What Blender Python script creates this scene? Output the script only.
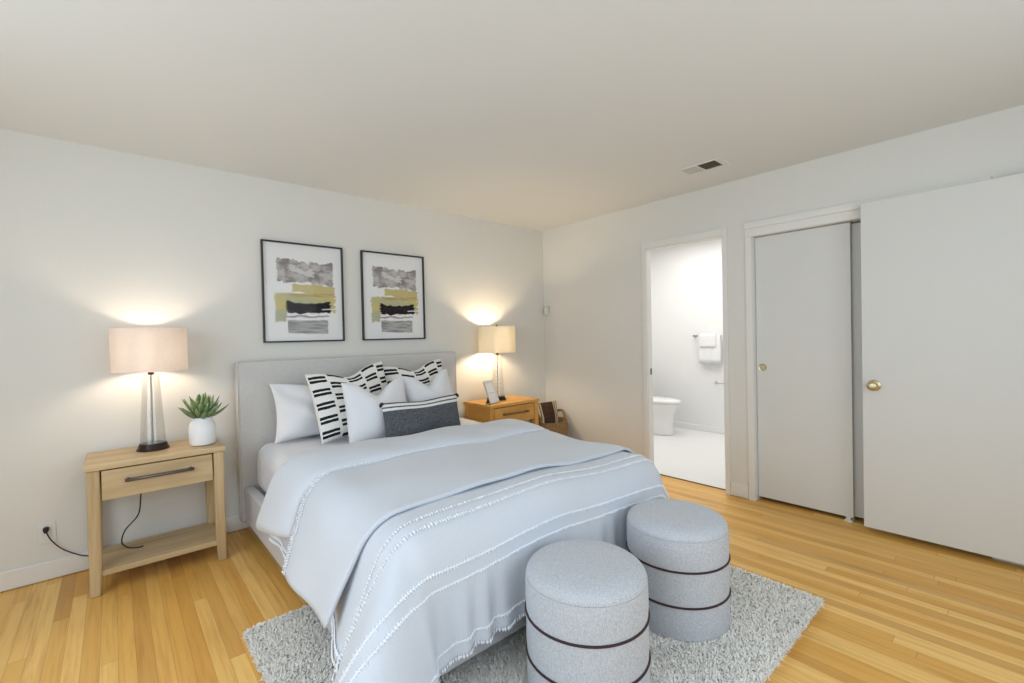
import bpy, bmesh, math, random
import numpy as np
from mathutils import Matrix, Vector, Euler
random.seed(7); RNG = np.random.default_rng(7)
S = bpy.context.scene; COL = S.collection; PI = math.pi
for o in list(bpy.data.objects): bpy.data.objects.remove(o, do_unlink=True)

# ------------------------------------------------------------------ camera
f_px, yaw, pit, rol = 455.36, .7194, -.0135, -.0221
fwd = Vector((math.sin(yaw)*math.cos(pit), math.cos(yaw)*math.cos(pit), math.sin(pit)))
rt = Vector((math.cos(yaw), -math.sin(yaw), 0)); up = rt.cross(fwd)
r2 = math.cos(rol)*rt + math.sin(rol)*up; u2 = -math.sin(rol)*rt + math.cos(rol)*up
cd = bpy.data.cameras.new('camera'); cam = bpy.data.objects.new('camera', cd); COL.objects.link(cam)
cd.sensor_fit = 'HORIZONTAL'; cd.sensor_width = 36; cd.lens = f_px*36/1024; cd.clip_start = .02
cam.matrix_world = Matrix(((r2.x, u2.x, -fwd.x, -3.6311), (r2.y, u2.y, -fwd.y, -3.5899), (r2.z, u2.z, -fwd.z, 1.2948), (0, 0, 0, 1)))
S.camera = cam

# ------------------------------------------------------------------ world, daylight, exposure
S.view_settings.view_transform = 'Standard'; S.view_settings.look = 'None'
S.view_settings.gamma = 1; S.view_settings.exposure = -0.95; S.view_settings.use_curve_mapping = False
w = bpy.data.worlds.new('sky'); S.world = w; w.use_nodes = True
w.node_tree.nodes['Background'].inputs[0].default_value = (.75, .87, 1, 1)
w.node_tree.nodes['Background'].inputs[1].default_value = 1.0
def area(name, loc, rot, sx, sy, power, col):
    l = bpy.data.lights.new(name, 'AREA'); l.shape = 'RECTANGLE'; l.size = sx; l.size_y = sy
    l.energy = power; l.color = col
    o = bpy.data.objects.new(name, l); COL.objects.link(o); o.location = loc; o.rotation_euler = rot; return o
DAY = (.76, .885, 1.0)
area('daylight_west_window', (-4.86, -2.5, 1.45), (0, -PI/2, 0), 1.5, 2.6, 72, DAY)       # faces +x
area('daylight_south_window', (-2.6, -4.56, 1.45), (PI/2, 0, 0), 3.2, 1.6, 62, DAY)      # faces +y
area('bathroom_ceiling_light', (1.1, -1.1, 2.45), (0, 0, 0), 1.2, 1.4, 48, (1, .985, .96))
BULB = 50.0

# ------------------------------------------------------------------ materials
class G:
    def __init__(s, name):
        s.m = bpy.data.materials.new(name); s.m.use_nodes = True; s.t = s.m.node_tree
        s.b = s.t.nodes['Principled BSDF']; s.out = s.t.nodes['Material Output']
    def n(s, typ, **k):
        x = s.t.nodes.new(typ)
        for a, b in k.items(): setattr(x, a, b)
        return x
    def put(s, sock, v):
        if isinstance(v, bpy.types.NodeSocket): s.t.links.new(v, sock)
        elif v is not None: sock.default_value = v
    def M(s, op, a, b=None, c=None, clamp=False):
        x = s.n('ShaderNodeMath', operation=op, use_clamp=clamp)
        s.put(x.inputs[0], a)
        if b is not None: s.put(x.inputs[1], b)
        if c is not None: s.put(x.inputs[2], c)
        return x.outputs[0]
    def mix(s, f, a, b):
        x = s.n('ShaderNodeMix', data_type='RGBA'); s.put(x.inputs[0], f); s.put(x.inputs[6], a); s.put(x.inputs[7], b)
        return x.outputs[2]
    def noise(s, vec, scale, detail=3, rough=.55, out=0):
        x = s.n('ShaderNodeTexNoise'); s.put(x.inputs['Vector'], vec); x.inputs['Scale'].default_value = scale
        x.inputs['Detail'].default_value = detail; x.inputs['Roughness'].default_value = rough; return x.outputs[out]
    def vec(s, v, sc):
        x = s.n('ShaderNodeVectorMath', operation='MULTIPLY'); s.put(x.inputs[0], v); x.inputs[1].default_value = sc; return x.outputs[0]
    def comb(s, x_, y_, z_=0.0):
        x = s.n('ShaderNodeCombineXYZ'); s.put(x.inputs[0], x_); s.put(x.inputs[1], y_); s.put(x.inputs[2], z_); return x.outputs[0]
    def sep(s, v):
        x = s.n('ShaderNodeSeparateXYZ'); s.put(x.inputs[0], v); return x.outputs
    def rampf(s, v, a, b):   # smooth 0..1 between a and b
        x = s.n('ShaderNodeMapRange', interpolation_type='SMOOTHSTEP'); s.put(x.inputs[0], v)
        x.inputs[1].default_value = a; x.inputs[2].default_value = b; return x.outputs[0]
    def obj(s): return s.n('ShaderNodeTexCoord').outputs['Object']
    def uv(s): return s.n('ShaderNodeTexCoord').outputs['UV']
    def bump(s, h, st, dist=.01):
        x = s.n('ShaderNodeBump'); s.put(x.inputs['Height'], h); x.inputs['Strength'].default_value = st
        x.inputs['Distance'].default_value = dist; s.t.links.new(x.outputs[0], s.b.inputs['Normal'])
    def base(s, c, rough=.6, metal=0, spec=.5):
        s.put(s.b.inputs['Base Color'], c if isinstance(c, bpy.types.NodeSocket) else (*c, 1) if len(c) == 3 else c)
        s.b.inputs['Roughness'].default_value = rough; s.b.inputs['Metallic'].default_value = metal
        s.b.inputs['Specular IOR Level'].default_value = spec; return s.m
def plain(name, c, rough=.6, metal=0, spec=.5, var=0.04, sc=6, bump=0, bsc=200):
    g = G(name); v = g.obj(); nz = g.noise(v, sc)
    a = tuple(min(1, x*(1+var)) for x in c)+(1,); b = tuple(x*(1-var) for x in c)+(1,)
    m = g.base(g.mix(nz, b, a), rough, metal, spec)
    if bump: g.bump(g.noise(v, bsc, 2), bump, .002)
    return m
def fabric(name, c, var=.1, sc=220, bump=.35, aniso=(1, 1, 1), c2=None, rough=.95):
    g = G(name); v = g.obj()
    n1 = g.noise(g.vec(v, (sc*.25, sc, sc)), 1, 2); n2 = g.noise(g.vec(v, (sc, sc, sc*.25)), 1, 2)
    n = g.M('MULTIPLY', g.M('ADD', n1, n2), .5)
    t = g.rampf(n, .35, .65)
    b = tuple(x*(1-var) for x in c)+(1,) if c2 is None else (*c2, 1); a = tuple(min(1, x*(1+var)) for x in c)+(1,)
    m = g.base(g.mix(t, b, a), rough, 0, .15)
    g.b.inputs['Sheen Weight'].default_value = .15
    g.bump(n, bump, .002); return m
def wood(name, c1, c2, axis=0, scale=1.0, rough=.45):
    g = G(name); v = g.obj()
    sc = [28, 28, 28]; sc[axis] = 1.6
    n = g.noise(g.vec(v, tuple(x*scale for x in sc)), 1, 5, .6)
    sc2 = [9, 9, 9]; sc2[axis] = .8
    n2 = g.noise(g.vec(v, tuple(x*scale for x in sc2)), 1, 2, .5)
    t = g.M('ADD', g.M('MULTIPLY', g.rampf(n, .3, .7), .6), g.M('MULTIPLY', g.rampf(n2, .3, .7), .4))
    m = g.base(g.mix(t, (*c1, 1), (*c2, 1)), rough, 0, .35); g.bump(n, .15, .002); return m

WALL = plain('wall_paint', (.765, .745, .695), .75, var=.012, sc=2, bump=.08, bsc=90)
CEIL = plain('ceiling_paint', (.80, .80, .775), .8, var=.01, sc=2, bump=.06, bsc=70)
TRIM = plain('trim_paint', (.82, .80, .755), .45, var=.01)
DOORM = plain('door_paint', (.735, .725, .69), .5, var=.012, sc=1.5)
BATHW = plain('bathroom_paint', (.88, .88, .87), .7, var=.005)
CERAM = plain('white_porcelain', (.88, .88, .87), .12, var=.005)
BLACKM = plain('dark_void', (.02, .018, .015), .9)
BRONZE = plain('dark_bronze', (.035, .022, .018), .35, .6, var=.2, sc=30)
GUN = plain('gunmetal', (.17, .155, .15), .4, .8, var=.2, sc=40)
BRASS = plain('brass', (.62, .53, .32), .3, 1, var=.08, sc=20)
CHROME = plain('satin_nickel', (.55, .54, .52), .3, 1, var=.04)
RUBBER = plain('black_cord', (.015, .014, .014), .5, var=.1)
PLAST = plain('white_plastic', (.78, .77, .73), .4, var=.01)
BEIGEP = plain('beige_plastic', (.66, .62, .52), .45, var=.02)
def floor_mat():
    g = G('oak_strip_floor'); v = g.obj(); x, y, z = g.sep(v)
    W = .057; rx = g.M('DIVIDE', x, W); row = g.M('FLOOR', rx); fx = g.M('FRACT', rx)
    wn = g.n('ShaderNodeTexWhiteNoise', noise_dimensions='1D'); g.put(wn.inputs['W'], row)
    yy = g.M('DIVIDE', g.M('ADD', y, g.M('MULTIPLY', wn.outputs[0], 7.0)), 1.5)
    brd = g.M('FLOOR', yy); fy = g.M('FRACT', yy)
    w2 = g.n('ShaderNodeTexWhiteNoise', noise_dimensions='2D'); g.put(w2.inputs['Vector'], g.comb(row, brd))
    idv = w2.outputs[0]; idc = g.sep(w2.outputs[1])
    gv = g.n('ShaderNodeVectorMath', operation='ADD'); g.put(gv.inputs[0], g.vec(v, (55, 2.2, 1))); g.put(gv.inputs[1], g.vec(w2.outputs[1], (60, 60, 60)))
    grain = g.noise(gv.outputs[0], 1, 5, .62)
    gv2 = g.n('ShaderNodeVectorMath', operation='ADD'); g.put(gv2.inputs[0], g.vec(v, (16, 1.3, 1))); g.put(gv2.inputs[1], g.vec(w2.outputs[1], (30, 30, 30)))
    fig = g.noise(gv2.outputs[0], 1, 3, .6)
    c = g.mix(g.rampf(idv, 0, 1), (.78, .41, .085, 1), (.96, .61, .195, 1))
    c = g.mix(g.M('MULTIPLY', g.rampf(idc[1], .84, 1), .5), c, (.52, .25, .07, 1))
    c = g.mix(g.M('MULTIPLY', g.rampf(grain, .42, .75), .50), c, (.60, .27, .06, 1))
    c = g.mix(g.M('MULTIPLY', g.rampf(fig, .54, .78), .60), c, (.55, .235, .05, 1))
    kn = g.noise(gv2.outputs[0], 2.3, 4, .7)
    c = g.mix(g.M('MULTIPLY', g.rampf(kn, .70, .80), .75), c, (.23, .10, .03, 1))
    ex = g.M('MINIMUM', fx, g.M('SUBTRACT', 1.0, fx)); ey = g.M('MINIMUM', fy, g.M('SUBTRACT', 1.0, fy))
    gap = g.M('MAXIMUM', g.M('LESS_THAN', ex, .016), g.M('LESS_THAN', ey, .0008))
    c = g.mix(g.M('MULTIPLY', gap, .45), c, (.24, .11, .035, 1))
    g.base(c, .30, 0, .32)
    g.put(g.b.inputs['Roughness'], g.M('ADD', .30, g.M('MULTIPLY', grain, .16)))
    g.bump(g.M('SUBTRACT', g.M('MULTIPLY', grain, .15), gap), .25, .001)
    return g.m
def tile_mat():
    g = G('white_bathroom_tile'); v = g.obj(); x, y, z = g.sep(v)
    fx = g.M('FRACT', g.M('DIVIDE', x, .3)); fy = g.M('FRACT', g.M('DIVIDE', y, .3))
    gap = g.M('MAXIMUM', g.M('LESS_THAN', fx, .012), g.M('LESS_THAN', fy, .012))
    g.base(g.mix(g.M('MULTIPLY', gap, .5), (.86, .855, .84, 1), (.68, .67, .65, 1)), .3); return g.m
OAK = [wood('light_oak_along_%s' % 'xyz'[a], (.44, .305, .15), (.68, .51, .30), a) for a in range(3)]
HON = [wood('honey_oak_along_%s' % 'xyz'[a], (.54, .26, .055), (.72, .40, .105), a) for a in range(3)]
LINEN = fabric('grey_beige_headboard_linen', (.61, .595, .575), .05, 300, .2)
RAILF = fabric('grey_bed_rail_linen', (.61, .60, .63), .05, 300, .2)
SHEET = fabric('white_cotton_sheet', (.77, .775, .81), .015, 300, .12)
DUV = fabric('white_washed_duvet_cotton', (.67, .705, .765), .02, 260, .2)
TUFT = fabric('white_cotton_tufting', (.90, .925, .965), .02, 300, .1)
PILW = fabric('white_pillow_cotton', (.80, .80, .825), .025, 260, .25)
OTT = fabric('grey_tweed_upholstery', (.58, .60, .64), .10, 420, .3, c2=(.43, .445, .475))
PIPE = fabric('dark_brown_piping', (.055, .03, .03), .2, 300)
RUGM = fabric('cream_shag_wool', (.93, .90, .84), .05, 60, .2)
RUGB = fabric('rug_backing', (.88, .85, .79), .05, 60)
def translucent(m, k):
    nt = m.node_tree; b = nt.nodes['Principled BSDF']; t = nt.nodes.new('ShaderNodeBsdfTranslucent'); t.inputs[0].default_value = (.95, .93, .88, 1)
    mx = nt.nodes.new('ShaderNodeMixShader'); mx.inputs[0].default_value = k
    nt.links.new(b.outputs[0], mx.inputs[1]); nt.links.new(t.outputs[0], mx.inputs[2]); nt.links.new(mx.outputs[0], nt.nodes['Material Output'].inputs[0])
TOWEL = fabric('white_terry', (.88, .88, .87), .03, 400, .6)
def charcoal_mat():
    g = G('charcoal_woven_stripes'); u, v, _ = g.sep(g.uv()); o = g.obj()
    n = g.noise(g.vec(o, (90, 90, 420)), 1, 2); n2 = g.noise(g.vec(o, (420, 90, 90)), 1, 2)
    k = g.rampf(g.M('MULTIPLY', g.M('ADD', n, n2), .5), .35, .65)
    c = g.mix(k, (.045, .048, .056, 1), (.17, .175, .19, 1))
    for a, b in ((.80, .865), (.90, .965)):
        c = g.mix(g.M('MULTIPLY', g.M('GREATER_THAN', v, a), g.M('LESS_THAN', v, b)), c, (.80, .78, .76, 1))
    c = g.mix(g.M('GREATER_THAN', v, .99), c, (.07, .065, .065, 1))
    m = g.base(c, .95, 0, .1); g.bump(k, .3, .002); return m
def dash_mat():
    g = G('white_cloth_with_black_dashes'); u, v, _ = g.sep(g.uv()); o = g.obj()
    wob = g.M('MULTIPLY', g.M('SUBTRACT', g.noise(o, 25, 3), .5), .035)
    cu = g.M('MULTIPLY', u, 4.6); ci = g.M('FLOOR', cu); fu = g.M('FRACT', cu)
    par = g.M('MULTIPLY', g.M('MODULO', ci, 2.0), .5)
    fv = g.M('FRACT', g.M('ADD', g.M('ADD', g.M('MULTIPLY', v, 5.0), par), g.M('MULTIPLY', wob, 3)))
    inu = g.M('MULTIPLY', g.M('GREATER_THAN', g.M('ADD', fu, wob), .06), g.M('LESS_THAN', g.M('ADD', fu, wob), .92))
    s1 = g.M('MULTIPLY', g.M('GREATER_THAN', fv, .24), g.M('LESS_THAN', fv, .44))
    s2 = g.M('MULTIPLY', g.M('GREATER_THAN', fv, .54), g.M('LESS_THAN', fv, .74))
    k = g.M('MULTIPLY', inu, g.M('ADD', s1, s2))
    fine = g.M('MULTIPLY', g.rampf(g.noise(g.vec(o, (60, 60, 700)), 1, 2), .45, .8), .25)
    c = g.mix(fine, (.84, .82, .78, 1), (.55, .52, .49, 1))
    m = g.base(g.mix(k, c, (.02, .022, .028, 1)), .95, 0, .1); g.bump(g.noise(o, 300, 2), .2, .002); return m
def stripe_mat():
    g = G('brown_centre_cream_stripes'); u, v, _ = g.sep(g.uv()); o = g.obj()
    a = g.M('ABSOLUTE', g.M('SUBTRACT', u, .5))
    c = g.mix(g.rampf(g.noise(o, 90, 3), .3, .7), (.045, .025, .017, 1), (.12, .07, .045, 1))
    for lo, hi in ((.27, .325), (.36, .43), (.455, .5)):
        c = g.mix(g.M('MULTIPLY', g.M('GREATER_THAN', a, lo), g.M('LESS_THAN', a, hi)), c, (.66, .55, .40, 1))
    return g.base(c, .9, 0, .1)
def weave_mat():
    g = G('woven_seagrass'); o = g.obj()
    w_ = g.n('ShaderNodeTexWave', wave_type='BANDS', bands_direction='Z'); g.put(w_.inputs[0], o); w_.inputs['Scale'].default_value = 26; w_.inputs['Distortion'].default_value = 2
    k = g.M('MULTIPLY', w_.outputs['Fac'], g.rampf(g.noise(o, 60, 3), .2, .8))
    m = g.base(g.mix(k, (.26, .16, .07, 1), (.62, .44, .23, 1)), .85, 0, .1); g.bump(k, .6, .01); return m
def shade_mat(name, c, tr):
    g = G(name); o = g.obj()
    n = g.M('MULTIPLY', g.M('ADD', g.noise(g.vec(o, (60, 60, 900)), 1, 2), g.noise(g.vec(o, (700, 700, 40)), 1, 2)), .5)
    cc = g.mix(g.rampf(n, .35, .65), tuple(x*.9 for x in c)+(1,), (*c, 1))
    g.base(cc, .9, 0, .1); g.bump(n, .2, .001)
    t = g.n('ShaderNodeBsdfTranslucent'); g.put(t.inputs[0], cc)
    mx = g.n('ShaderNodeMixShader'); mx.inputs[0].default_value = tr
    g.t.links.new(g.b.outputs[0], mx.inputs[1]); g.t.links.new(t.outputs[0], mx.inputs[2]); g.t.links.new(mx.outputs[0], g.out.inputs[0]); return g.m
def glass_mat(name, tint, refl=.9, k0=.04, k1=.35):
    g = G(name); lw = g.n('ShaderNodeLayerWeight'); lw.inputs[0].default_value = .5
    fac = g.M('ADD', k0, g.M('MULTIPLY', g.M('POWER', lw.outputs['Facing'], 3.0), k1))
    t = g.n('ShaderNodeBsdfTransparent'); t.inputs[0].default_value = (*tint, 1)
    gl = g.n('ShaderNodeBsdfGlossy'); gl.inputs['Roughness'].default_value = .05; gl.inputs[0].default_value = (refl, refl, refl, 1)
    mx = g.n('ShaderNodeMixShader'); g.t.links.new(fac, mx.inputs[0])
    g.t.links.new(t.outputs[0], mx.inputs[1]); g.t.links.new(gl.outputs[0], mx.inputs[2]); g.t.links.new(mx.outputs[0], g.out.inputs[0]); return g.m
LGLASS = glass_mat('lamp_glass', (.955, .955, .95), .8, .05, .30)
PANE = glass_mat('picture_glass', (.99, .99, .99), .5, .012, .10)
def bulb_mat(col, k):
    g = G('lit_bulb'); g.base((1, .9, .75), .4); g.b.inputs['Emission Color'].default_value = (*col, 1)
    g.b.inputs['Emission Strength'].default_value = BULB*k; return g.m
BULB1 = bulb_mat((1, .81, .62), 4.5); BULB2 = bulb_mat((1, .78, .50), 13.0)
SHADE1 = shade_mat('natural_linen_shade', (.88, .82, .77), .42)
SHADE2 = shade_mat('cream_linen_shade', (.88, .83, .71), .30)
def art_mat():
    g = G('abstract_brushwork'); u, v, _ = g.sep(g.uv()); uv = g.comb(u, v)
    streak = g.noise(g.vec(uv, (5, 42, 1)), 1, 4, .6); blot = g.noise(g.vec(uv, (5, 8, 1)), 1, 4, .65); big = g.noise(g.vec(uv, (2.4, 3, 1)), 1, 2)
    def box(x0, x1, y0, y1, ex=.05, ey=.03, slope=0, seed=0.0):
        nn = g.noise(g.n_off(uv, seed), 1, 4, .6)
        uu = g.M('ADD', u, g.M('MULTIPLY', g.M('SUBTRACT', g.noise(g.n_off2(uv, seed), 1, 4, .7), .5), ex*5))
        vv = g.M('ADD', g.M('ADD', v, g.M('MULTIPLY', g.M('SUBTRACT', nn, .5), ey*7)), g.M('MULTIPLY', g.M('SUBTRACT', u, .5), slope))
        a = g.M('MULTIPLY', g.rampf(uu, x0-.006, x0+.006), g.rampf(uu, x1+.006, x1-.006))
        b = g.M('MULTIPLY', g.rampf(vv, y0-.005, y0+.005), g.rampf(vv, y1+.005, y1-.005))
        return g.M('MULTIPLY', a, b)
    def n_off(vv, s):
        x = g.n('ShaderNodeVectorMath', operation='MULTIPLY_ADD'); g.put(x.inputs[0], vv); x.inputs[1].default_value = (5, 7, 1); x.inputs[2].default_value = (s, s*2, 0); return x.outputs[0]
    def n_off2(vv, s):
        x = g.n('ShaderNodeVectorMath', operation='MULTIPLY_ADD'); g.put(x.inputs[0], vv); x.inputs[1].default_value = (2.5, 40, 1); x.inputs[2].default_value = (s*1.7, s*3, 0); return x.outputs[0]
    g.n_off = n_off; g.n_off2 = n_off2
    PAPER = (.90, .89, .88, 1)
    c = g.mix(0.0, PAPER, PAPER)
    grey = g.mix(g.rampf(blot, .38, .62), (.28, .25, .245, 1), (.60, .57, .555, 1))
    c = g.mix(box(.16, .88, .60, .82, .02, .035, .06, 3), c, grey)
    c = g.mix(g.M('MULTIPLY', box(.30, .62, .70, .76, .06, .03, .1, 9), .8), c, (.76, .74, .72, 1))
    c = g.mix(box(.34, .90, .50, .59, .02, .01, .03, 1), c, (.62, .53, .24, 1))
    ol = g.mix(g.rampf(big, .4, .6), (.52, .51, .30, 1), (.66, .56, .22, 1))
    c = g.mix(box(.13, .90, .31, .485, .03, .015, .03, 5), c, ol)
    c = g.mix(box(.13, .27, .22, .36, .03, .02, -.1, 4), c, (.50, .49, .32, 1))
    c = g.mix(g.M('MULTIPLY', box(.30, .90, .465, .50, .06, .008, .0, 8), .7), c, (.52, .33, .08, 1))
    c = g.mix(box(.20, .80, .245, .262, .05, .01, .0, 6), c, (.42, .34, .34, 1))
    c = g.mix(box(.27, .84, .285, .40, .035, .018, -.03, 7), c, (.012, .006, .008, 1))
    c = g.mix(g.M('MULTIPLY', box(.72, .90, .325, .337, .04, .006, .0, 2), .9), c, PAPER)
    gs = g.mix(g.rampf(streak, .35, .65), (.27, .265, .26, 1), (.52, .51, .50, 1))
    c = g.mix(box(.28, .80, .075, .205, .008, .008, .0, 11), c, gs)
    return g.base(c, .7, 0, .3)
FRAMEB = plain('black_picture_frame', (.018, .017, .017), .4, var=.1)
VASE = plain('white_matte_ceramic', (.90, .90, .905), .35, var=.01)
LEAF = None
def leaf_mat():
    g = G('green_succulent_leaf'); o = g.obj(); u, v, _ = g.sep(g.uv())
    c = g.mix(g.rampf(g.noise(o, 60, 3), .3, .7), (.08, .15, .05, 1), (.26, .36, .15, 1))
    c = g.mix(g.M('MULTIPLY', g.rampf(g.M('ABSOLUTE', g.M('SUBTRACT', u, .5)), .25, .5), .5), c, (.34, .42, .22, 1))
    return g.base(c, .5)
LEAF = leaf_mat()

# ------------------------------------------------------------------ helpers
def link(name, me, mat, parent=None, smooth=False):
    o = bpy.data.objects.new(name, me); COL.objects.link(o)
    if mat is not None: me.materials.append(mat)
    if parent is not None: o.parent = parent
    if smooth: me.polygons.foreach_set('use_smooth', [True]*len(me.polygons))
    return o
def pyd(name, V, F, mat, parent=None, smooth=True, uv=None):
    me = bpy.data.meshes.new(name); me.from_pydata([tuple(map(float, v)) for v in V], [], F); me.update()
    if uv is not None:
        l = me.uv_layers.new(name='uv')
        for p in me.polygons:
            for li in p.loop_indices: l.data[li].uv = uv[me.loops[li].vertex_index]
    return link(name, me, mat, parent, smooth)
def fromb(name, bm, mat, parent=None, smooth=False):
    bmesh.ops.recalc_face_normals(bm, faces=bm.faces)
    me = bpy.data.meshes.new(name); bm.to_mesh(me); bm.free(); return link(name, me, mat, parent, smooth)
def bx(bm, x0, x1, y0, y1, z0, z1, bev=0, seg=2, M=None):
    t = bmesh.new(); bmesh.ops.create_cube(t, size=1)
    for v in t.verts: v.co = Vector(((x0+x1)/2+v.co.x*(x1-x0), (y0+y1)/2+v.co.y*(y1-y0), (z0+z1)/2+v.co.z*(z1-z0)))
    if bev: bmesh.ops.bevel(t, geom=t.edges[:], offset=bev, segments=seg, profile=.5, affect='EDGES')
    if M is not None: bmesh.ops.transform(t, matrix=M, verts=t.verts)
    me = bpy.data.meshes.new('t'); t.to_mesh(me); t.free(); bm.from_mesh(me); bpy.data.meshes.remove(me); return bm
def box(name, x0, x1, y0, y1, z0, z1, mat, parent=None, bev=0, seg=2, M=None):
    return fromb(name, bx(bmesh.new(), x0, x1, y0, y1, z0, z1, bev, seg, M), mat, parent)
def tubeb(pts, r, seg=10, caps=True):
    P = [Vector(p) for p in pts]; n = len(P); R = r if hasattr(r, '__len__') else [r]*n
    V = []; F = []; prev = None
    for i, p in enumerate(P):
        t = (P[min(i+1, n-1)]-P[max(i-1, 0)]).normalized()
        if prev is None: a = t.orthogonal().normalized()
        else: a = (prev - t*prev.dot(t)).normalized()
        prev = a; b = t.cross(a)
        for k in range(seg): V.append(p + R[i]*(math.cos(2*PI*k/seg)*a+math.sin(2*PI*k/seg)*b))
    for i in range(n-1):
        for k in range(seg): F.append((i*seg+k, i*seg+(k+1) % seg, (i+1)*seg+(k+1) % seg, (i+1)*seg+k))
    if caps: F.append(tuple(range(seg))[::-1]); F.append(tuple((n-1)*seg+k for k in range(seg)))
    return V, F
def tube(name, pts, r, mat, parent=None, seg=10): V, F = tubeb(pts, r, seg); return pyd(name, V, F, mat, parent)
def smoothpath(P, k=6):
    P = [Vector(p) for p in P]; out = []
    for i in range(len(P)-1):
        a, b, c, d = P[max(i-1, 0)], P[i], P[i+1], P[min(i+2, len(P)-1)]
        for j in range(k):
            t = j/k; out.append(.5*((2*b)+(c-a)*t+(2*a-5*b+4*c-d)*t*t+(3*b-a-3*c+d)*t**3))
    return out+[P[-1]]
def lathe(name, prof, mat, parent=None, seg=48, center=(0, 0), smooth=True, axisM=None, wav=None):
    V = []; F = []; n = len(prof)
    for i, (r, z) in enumerate(prof):
        for k in range(seg):
            a = 2*PI*k/seg; V.append(Vector((center[0]+r*math.cos(a), center[1]+r*math.sin(a), z)))
    for i in range(n-1):
        for k in range(seg): F.append((i*seg+k, i*seg+(k+1) % seg, (i+1)*seg+(k+1) % seg, (i+1)*seg+k))
    if prof[0][0] > 1e-6: F.append(tuple(range(seg))[::-1])
    if prof[-1][0] > 1e-6: F.append(tuple((n-1)*seg+k for k in range(seg)))
    if axisM is not None: V = [axisM @ v for v in V]
    o = pyd(name, V, F, mat, parent, smooth)
    bm = bmesh.new(); bm.from_mesh(o.data); bmesh.ops.remove_doubles(bm, verts=bm.verts, dist=1e-6); bmesh.ops.recalc_face_normals(bm, faces=bm.faces); bm.to_mesh(o.data); bm.free()
    if smooth:
        o.data.polygons.foreach_set('use_smooth', [True]*len(o.data.polygons))
        try: o.data.set_sharp_from_angle(angle=math.radians(40))
        except Exception: pass
    return o
def thing(name, label, cat, loc=(0, 0, 0), rz=0, group=None):
    o = bpy.data.objects.new(name, None); COL.objects.link(o); o.empty_display_size = .1
    o.location = loc; o.rotation_euler = (0, 0, rz); return tag(o, label, cat, group)
def tag(o, label, cat, group=None, kind=None):
    o['label'] = label; o['category'] = cat
    if group: o['group'] = group
    if kind: o['kind'] = kind
    return o
def struct(name, o=None): o['kind'] = 'structure'; o.name = name; return o

# ------------------------------------------------------------------ room shell
H = 2.4475; XW, YS = -4.9, -4.6; TW = .07
FLOOR = floor_mat()
struct('floor', box('floor', XW-.1, TW+.004, YS-.1, .1, -.1, 0, FLOOR))
struct('ceiling', box('ceiling', XW-.1, .07, YS-.1, .1, H, H+.1, CEIL))
struct('wall_back', box('wall_back', XW-.1, .12, 0, .1, 0, H, WALL))
# right wall with a bathroom doorway and a closet opening
DY0, DY1, DZ = -1.985, -1.300, 2.043
CY0, CY1, CZ = -3.44, -2.205, 2.0
bm = bmesh.new()
bx(bm, 0, TW, DY1, .1, 0, H); bx(bm, 0, TW, DY0, DY1, DZ, H); bx(bm, 0, TW, CY1+.06, DY0, 0, H); bx(bm, 0, .12, CY1, CY1+.06, 0, H)
bx(bm, 0, .12, CY0, CY1, CZ, H); bx(bm, 0, .12, YS-.1, CY0, 0, H)
struct('wall_right', fromb('wall_right', bm, WALL))
bm = bmesh.new(); bx(bm, XW-.1, XW, YS, -3.9, 0, H); bx(bm, XW-.1, XW, -1.1, 0, 0, H); bx(bm, XW-.1, XW, -3.9, -1.1, 0, .65); bx(bm, XW-.1, XW, -3.9, -1.1, 2.25, H)
struct('wall_left', fromb('wall_left', bm, WALL))
bm = bmesh.new(); bx(bm, XW, -4.3, YS-.1, YS, 0, H); bx(bm, -.9, 0, YS-.1, YS, 0, H); bx(bm, -4.3, -.9, YS-.1, YS, 0, .6); bx(bm, -4.3, -.9, YS-.1, YS, 2.3, H)
struct('wall_front', fromb('wall_front', bm, WALL))
for i, (a, b) in enumerate((((XW-.06, XW-.02, -3.9, -1.1, .65, 2.25), 1), ((-4.3, -.9, YS-.08, YS-.04, .6, 2.3), 0))):
    x0, x1, y0, y1, z0, z1 = a; bm = bmesh.new(); t = .05
    bx(bm, x0, x1, y0, y1, z0, z0+t); bx(bm, x0, x1, y0, y1, z1-t, z1)
    for k in range(3):
        if b: c = y0+t/2+(y1-y0-t)*k/2; bx(bm, x0, x1, c-t/2, c+t/2, z0+t, z1-t)
        else: c = x0+t/2+(x1-x0-t)*k/2; bx(bm, c-t/2, c+t/2, y0, y1, z0+t, z1-t)
    wr = struct('window_%d' % (i+1), fromb('window_%d' % (i+1), bm, TRIM))
    if b: box('pane', (x0+x1)/2-.002, (x0+x1)/2+.002, y0+t, y1-t, z0+t, z1-t, PANE, wr)
    else: box('pane', x0+t, x1-t, (y0+y1)/2-.002, (y0+y1)/2+.002, z0+t, z1-t, PANE, wr)
# baseboards
def baseb(name, x0, x1, y0, y1, h=.105):
    bm = bmesh.new(); bx(bm, x0, x1, y0, y1, .004, h, .006, 3); return struct(name, fromb(name, bm, TRIM))
baseb('baseboard_back', XW, -.014, -.014, 0)
baseb('baseboard_right', -.014, 0, DY1+.04, 0)
baseb('baseboard_right_pier', -.014, 0, CY1+.047, DY0-.04)
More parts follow.
